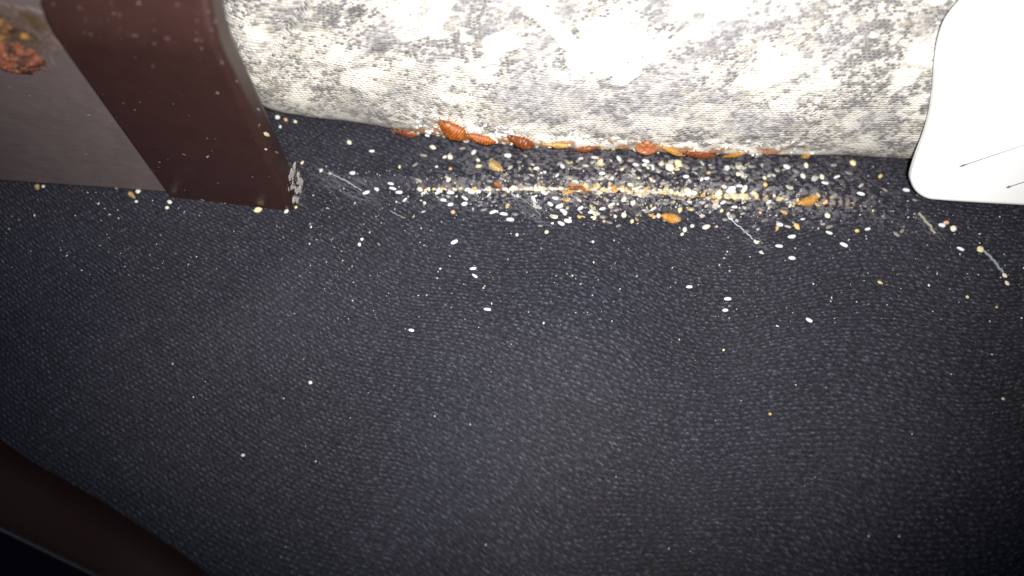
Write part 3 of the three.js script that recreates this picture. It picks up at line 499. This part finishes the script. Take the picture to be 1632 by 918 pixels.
const creaseY = (x) => { const t = [[560, 297], [680, 302], [800, 301], [920, 300], [1040, 304], [1170, 313], [1320, 323], [1460, 336]]; if (x < 560) return 297; for (let i = 1; i < t.length; i++) if (x < t[i][0]) return t[i - 1][1] + (t[i][1] - t[i - 1][1]) * (x - t[i - 1][0]) / (t[i][0] - t[i - 1][0]); return 336; };
const gauss = () => (R() + R() + R() + R() - 2) * 0.9;
for (let k = 0; k < 26; k++) { const x = 1010 + gauss() * 260; if (x < 660 || x > 1420) continue; egg(x, creaseY(x) + 2 + gauss() * 5, rr(-40, 40), 'crease', rr(0.7, 1.0), R() < 0.7); }
for (let k = 0; k < 22; k++) { const x = 1000 + gauss() * 300; if (x < 600 || x > 1440) continue; const y = creaseY(x) + 12 + R() ** 2 * 45; egg(x, y, rr(-40, 40), zone(x, y) === 'lone' ? 'lone' : 'below', rr(0.6, 0.95), R() < 0.75); }
for (let k = 0; k < 26; k++) { const x = 1020 + gauss() * 300; if (x < 600 || x > 1440) continue; const y = footY(x) + 10 + R() * (creaseY(x) - footY(x) - 18); egg(x, y, rr(-60, 60), 'strip', rr(0.65, 0.95), R() < 0.75); }
for (let k = 0; k < 95; k++) { const x = k < 62 ? rr(655, 860) : rr(860, 1300); egg(x, footY(x) - 5 - R() ** 1.5 * (k < 62 ? 34 : 26), rr(-50, 50), 'edge', rr(0.55, 1.0), R() < 0.3); }

const SH = { strip: ['grey hatched eggshell between cushion and crease', 'hatched eggshells above the crease'], low: ['grey hatched eggshell below the crease', 'hatched eggshells below the crease'] };
for (let k = 0; k < 150; k++) {
  const up = k < 95, x = 1040 + gauss() * 330; if (x < 640 || x > 1480) continue;
  const y = up ? footY(x) + 9 + R() * (creaseY(x) - footY(x) - 12) : creaseY(x) + 6 + R() ** 1.6 * 55, q = up ? SH.strip : SH.low;
  const o = new THREE.Mesh(eggG[k % 7], R() < 0.5 ? shellM : shellM2); o.castShadow = o.receiveShadow = true; lay(o, x, y, rr(-40, 40), 0.00014); const s = rr(0.75, 1.2); o.scale.set(s, s * 0.6, s); o.name = numbered('empty_eggshell'); scene.add(o); tag(o, q[0] + ', ' + near(x), 'eggshell', q[1]);
}
const CR = [['crumb between cushion and crease', 'round crumbs above the crease'], ['crumb on the black cloth below the crease', 'round crumbs below the crease']];
function crumb(px, py, s, c) { const m = crumbM[c], o = new THREE.Mesh(crumbs[Math.floor(R() * 3)], m); o.castShadow = o.receiveShadow = true; const r = s * 0.47e-4; lay(o, px, py, rr(0, 360), r * 0.6); o.scale.set(r * rr(0.9, 1.5), r * rr(0.7, 1), r * rr(0.75, 1.05)); o.name = numbered('crumb'); scene.add(o); const q = CR[py > creaseY(px) ? 1 : 0]; tag(o, ['round cream ', 'round yellowish ', 'reddish ', 'ochre ', 'whitish '][c] + q[0] + ', ' + near(px), 'crumb', q[1]); }
for (const [x, y, s, c] of [[715, 287, 9, 0], [690, 236, 8, 0], [557, 228, 7, 0], [718, 252, 9, 0], [709, 251, 6, 0], [718, 270, 6, 2], [762, 256, 6, 0], [763, 266, 7, 1], [637, 267, 6, 1], [677, 324, 5, 0], [722, 339, 8, 2], [1067, 269, 14, 0], [1080, 262, 12, 1], [1358, 261, 11, 1], [1284, 265, 9, 0], [1318, 345, 10, 0], [1402, 282, 8, 3], [1269, 362, 9, 3], [1365, 369, 8, 3], [1125, 363, 10, 0], [1049, 345, 8, 0], [994, 344, 8, 0], [945, 386, 5, 4], [824, 375, 6, 4], [871, 371, 8, 0], [947, 349, 7, 0], [1091, 367, 7, 4], [1103, 361, 6, 4], [1087, 374, 5, 4], [1007, 354, 8, 1], [994, 319, 9, 0], [1176, 279, 9, 0], [1219, 296, 9, 3], [1218, 285, 8, 1], [1279, 282, 9, 4], [1309, 283, 8, 0], [1518, 366, 11, 0], [1507, 356, 9, 2], [1561, 399, 11, 1], [1402, 451, 6, 3], [443, 188, 8, 4], [456, 192, 8, 2], [471, 195, 7, 0], [447, 203, 6, 4], [482, 260, 5, 0], [472, 331, 6, 1], [187, 299, 6, 0], [221, 306, 8, 4], [218, 322, 6, 4], [271, 323, 7, 4], [267, 332, 7, 0], [412, 336, 10, 1], [457, 338, 8, 4], [70, 298, 6, 4], [573, 390, 5, 4], [577, 382, 5, 4], [1598, 636, 4, 1], [1153, 558, 4, 1], [1227, 660, 4, 3], [388, 726, 6, 4], [495, 610, 6, 4], [1480, 455, 4, 0], [1541, 474, 5, 1], [1588, 490, 4, 3], [1600, 440, 8, 0], [1604, 452, 6, 0]]) crumb(x, y, s, c);
for (let k = 0; k < 45; k++) { const x = 1010 + gauss() * 300; if (x < 600 || x > 1470) continue; crumb(x, R() < 0.5 ? creaseY(x) + gauss() * 8 : rr(footY(x) + 8, creaseY(x) + 60), rr(3.5, 7), Math.floor(R() * 5)); }
const FL = [['curled skin flake in the crease debris', 'skin flakes in the crease'], ['curled skin flake between cushion and crease', 'skin flakes above the crease'], ['curled skin flake below the crease', 'skin flakes below the crease'], ['papery flake on the cushion edge', 'flakes on the cushion edge']];
function flake(px, py, s, c, k) { const o = new THREE.Mesh(flakes[Math.floor(R() * 5)], flakeM[c]); o.castShadow = o.receiveShadow = true; const r = s * 0.5e-4; if (!lay(o, px, py, rr(-60, 60), r * 0.12, k === 3 ? 'cushion' : 'cloth')) return; o.rotateX(rr(-0.35, 0.35)); o.scale.setScalar(r); o.name = numbered('skin_flake'); scene.add(o); tag(o, ['tan ', 'cream ', 'brown ', 'grey ', 'white ', 'rust-brown '][c] + FL[k][0] + ', ' + near(px), 'skin flake', FL[k][1]); }
for (let k = 0; k < 190; k++) { const x = 985 + gauss() * 300; if (x < 668 || x > 1340) continue; flake(x, creaseY(x) + 1 + gauss() * (x > 900 ? 9 : 2.6), rr(7, x > 900 ? 22 : 16), (x < 900 && x > 790 ? [4, 4, 1, 4, 1, 0] : x > 880 && x < 1000 ? [2, 5, 0, 2, 0, 1] : [0, 1, 1, 4, 0, 2])[Math.floor(R() * 6)], 0); }
for (let k = 0; k < 34; k++) { const x = 1010 + gauss() * 280; if (x < 640 || x > 1440) continue; flake(x, rr(footY(x) + 10, creaseY(x) - 8), rr(8, 18), [0, 3, 3, 1][Math.floor(R() * 4)], 1); }
for (let k = 0; k < 40; k++) { const x = 1020 + gauss() * 260; if (x < 640 || x > 1440) continue; flake(x, creaseY(x) + 12 + R() ** 1.5 * 40, rr(6, 15), [0, 1, 3, 2, 3][Math.floor(R() * 5)], 2); }
for (let k = 0; k < 60; k++) { const x = k < 34 ? rr(660, 860) : rr(860, 1320); flake(x, footY(x) - 3 - R() ** 2 * 26, rr(8, 20), [4, 4, 1, 0, 2][Math.floor(R() * 5)], 3); }
for (let k = 0; k < 70; k++) { const x = rr(632, 1300); flake(x, footY(x) - 1 - R() ** 2 * 9, rr(7, 17), [2, 5, 5, 0, 2][Math.floor(R() * 5)], 3); }
console.log('debris');

// ------------------------------------------------------------------ threads and wisps
function thread(pts, r, mat, label, lift = 0.00006) { r *= 0.75; const c0 = new THREE.CatmullRomCurve3(pts.map(([x, y]) => V3(x, y, 0))).getPoints(16), c = c0.map((p) => onCloth(p.x + rr(-0.9, 0.9), p.y + rr(-0.9, 0.9)).add(V3(0, lift + r + rr(0, 0.00008), 0))); return single('thread', tubeG(c, r, 40, 6), mat, label, 'thread'); }
const thM = new THREE.MeshStandardMaterial({ color: lin(0.42, 0.48, 0.54), roughness: 0.5 }), thD = new THREE.MeshStandardMaterial({ color: lin(0.17, 0.19, 0.2), roughness: 0.7 }), thT = new THREE.MeshStandardMaterial({ color: lin(0.24, 0.22, 0.17), roughness: 0.7 });
thread([[1159, 345], [1172, 357], [1186, 369], [1200, 382]], 0.00009, thM, 'stiff pale blue thread slanting down from the debris crease');
thread([[1566, 402], [1578, 412], [1588, 425], [1597, 436]], 0.0003, thD, 'thick grey-green fibre with a cream crumb at its upper end');
thread([[524, 276], [545, 286], [565, 297], [577, 305]], 0.00008, thM, 'bluish wisp of thread on the cloth beside the foot of the post');
thread([[826, 312], [838, 322], [852, 332], [862, 346]], 0.00008, thD, 'curved bluish wisp hanging down from the debris crease');
thread([[622, 337], [630, 341], [638, 346], [645, 348]], 0.00010, thD, 'short faint thread on the cloth away from the post');
thread([[1462, 341], [1472, 352], [1482, 364], [1488, 374]], 0.0003, thT, 'tan fibre tuft on the cloth below the white plate');
thread([[820, 302], [816, 310], [823, 314]], 0.0001, thM, 'tiny hooked blue thread at the debris crease');
for (const [x, y, s] of [[1205, 386, 13], [1213, 403, 11], [1160, 342, 12], [512, 272, 9], [526, 277, 8]]) flake(x, y, s, 4, 2);

function tuft(x, y, w, h, n, mat, label) {      // a wad of very fine fibres
  const gs2 = []; for (let k = 0; k < n; k++) { const a = rr(0.2, 0.9), l = rr(0.25, 0.8) * w, x0 = x + rr(-0.5, 0.5) * w, y0 = y + rr(-0.5, 0.5) * h + (x0 - x) * h / w * 0.7, pts = []; for (let t = 0; t <= 4; t++) pts.push(onCloth(x0 + Math.cos(a) * l * (t / 4 - 0.5) + rr(-2.5, 2.5), y0 + Math.sin(a) * l * (t / 4 - 0.5) + rr(-2.5, 2.5)).add(V3(0, rr(0.00004, 0.0003), 0))); gs2.push(tubeG(pts, rr(0.00001, 0.000025), 12, 4)); }
  return single('fibre_tuft', mergeGeometries(gs2), mat, label, 'fibre tuft');
}
const wispM = new THREE.MeshStandardMaterial({ color: lin(0.13, 0.14, 0.155), roughness: 0.6 });
tuft(550, 295, 90, 34, 60, wispM, 'grey wisp of tangled fibres on the cloth beside the post foot');
tuft(845, 333, 46, 34, 40, wispM, 'bluish tangle of fine fibres hanging below the pale debris crease');
tuft(1480, 358, 40, 34, 26, wispM, 'faint tuft of fibres on the cloth below the white plate');
tuft(470, 312, 26, 20, 22, wispM, 'small fibre tuft clinging to the foot of the post');
tuft(1190, 372, 50, 30, 16, wispM, 'loose fibres round the stiff pale blue thread');

// ------------------------------------------------------------------ fine dust over the cloth
function dust(name, n, size, cols, place) {
  const im = new THREE.InstancedMesh(new THREE.IcosahedronGeometry(1, 1), new THREE.MeshStandardMaterial({ color: 0xffffff, roughness: 0.7 }), n), M = new THREE.Matrix4(), q = new THREE.Quaternion(), e = new THREE.Euler();
  let k = 0; while (k < n) { const [x, y] = place(k); const p = onCloth(x, y); if (cut(p.x, p.z) > -0.001) continue; const s = size[0] + (size[1] - size[0]) * R() ** 3; q.setFromEuler(e.set(rr(0, 6), rr(0, 6), rr(0, 6))); M.compose(p.add(V3(0, s * 0.4, 0)), q, V3(s * rr(0.7, 1.6), s * 0.7, s)); im.setMatrixAt(k, M); im.setColorAt(k, lin(...cols[Math.floor(R() * cols.length)])); k++; }
  im.name = name; im.castShadow = im.receiveShadow = true; im.userData.kind = 'stuff'; scene.add(im); return im;
}
const DC = [[0.42, 0.42, 0.42], [0.25, 0.24, 0.23], [0.15, 0.15, 0.16], [0.5, 0.44, 0.3], [0.22, 0.22, 0.24], [0.45, 0.45, 0.47]];
tag(dust('dust', 2400, [0.00005, 0.00017], DC, (k) => { if (k < 1300) { const x = 1010 + gauss() * 380; return [x, Math.max(footY(x) + 6, creaseY(x) + gauss() * 34 + 4)]; } if (k < 2100) return [rr(440, 1632), 262 + R() ** 1.4 * 260]; if (k < 2250) return [rr(0, 560), 300 + R() ** 1.5 * 140]; return [rr(0, 1632), rr(300, 900)]; }), 'fine pale dust and grit sprinkled over the black cloth', 'dust');
tag(dust('droppings', 120, [0.00008, 0.00022], [[0.02, 0.015, 0.012], [0.05, 0.02, 0.01]], () => { const x = 1000 + gauss() * 300; return [x, creaseY(x) + gauss() * 16]; }), 'dark specks of droppings among the debris of the crease', 'droppings');

renderer.render(scene, camera);
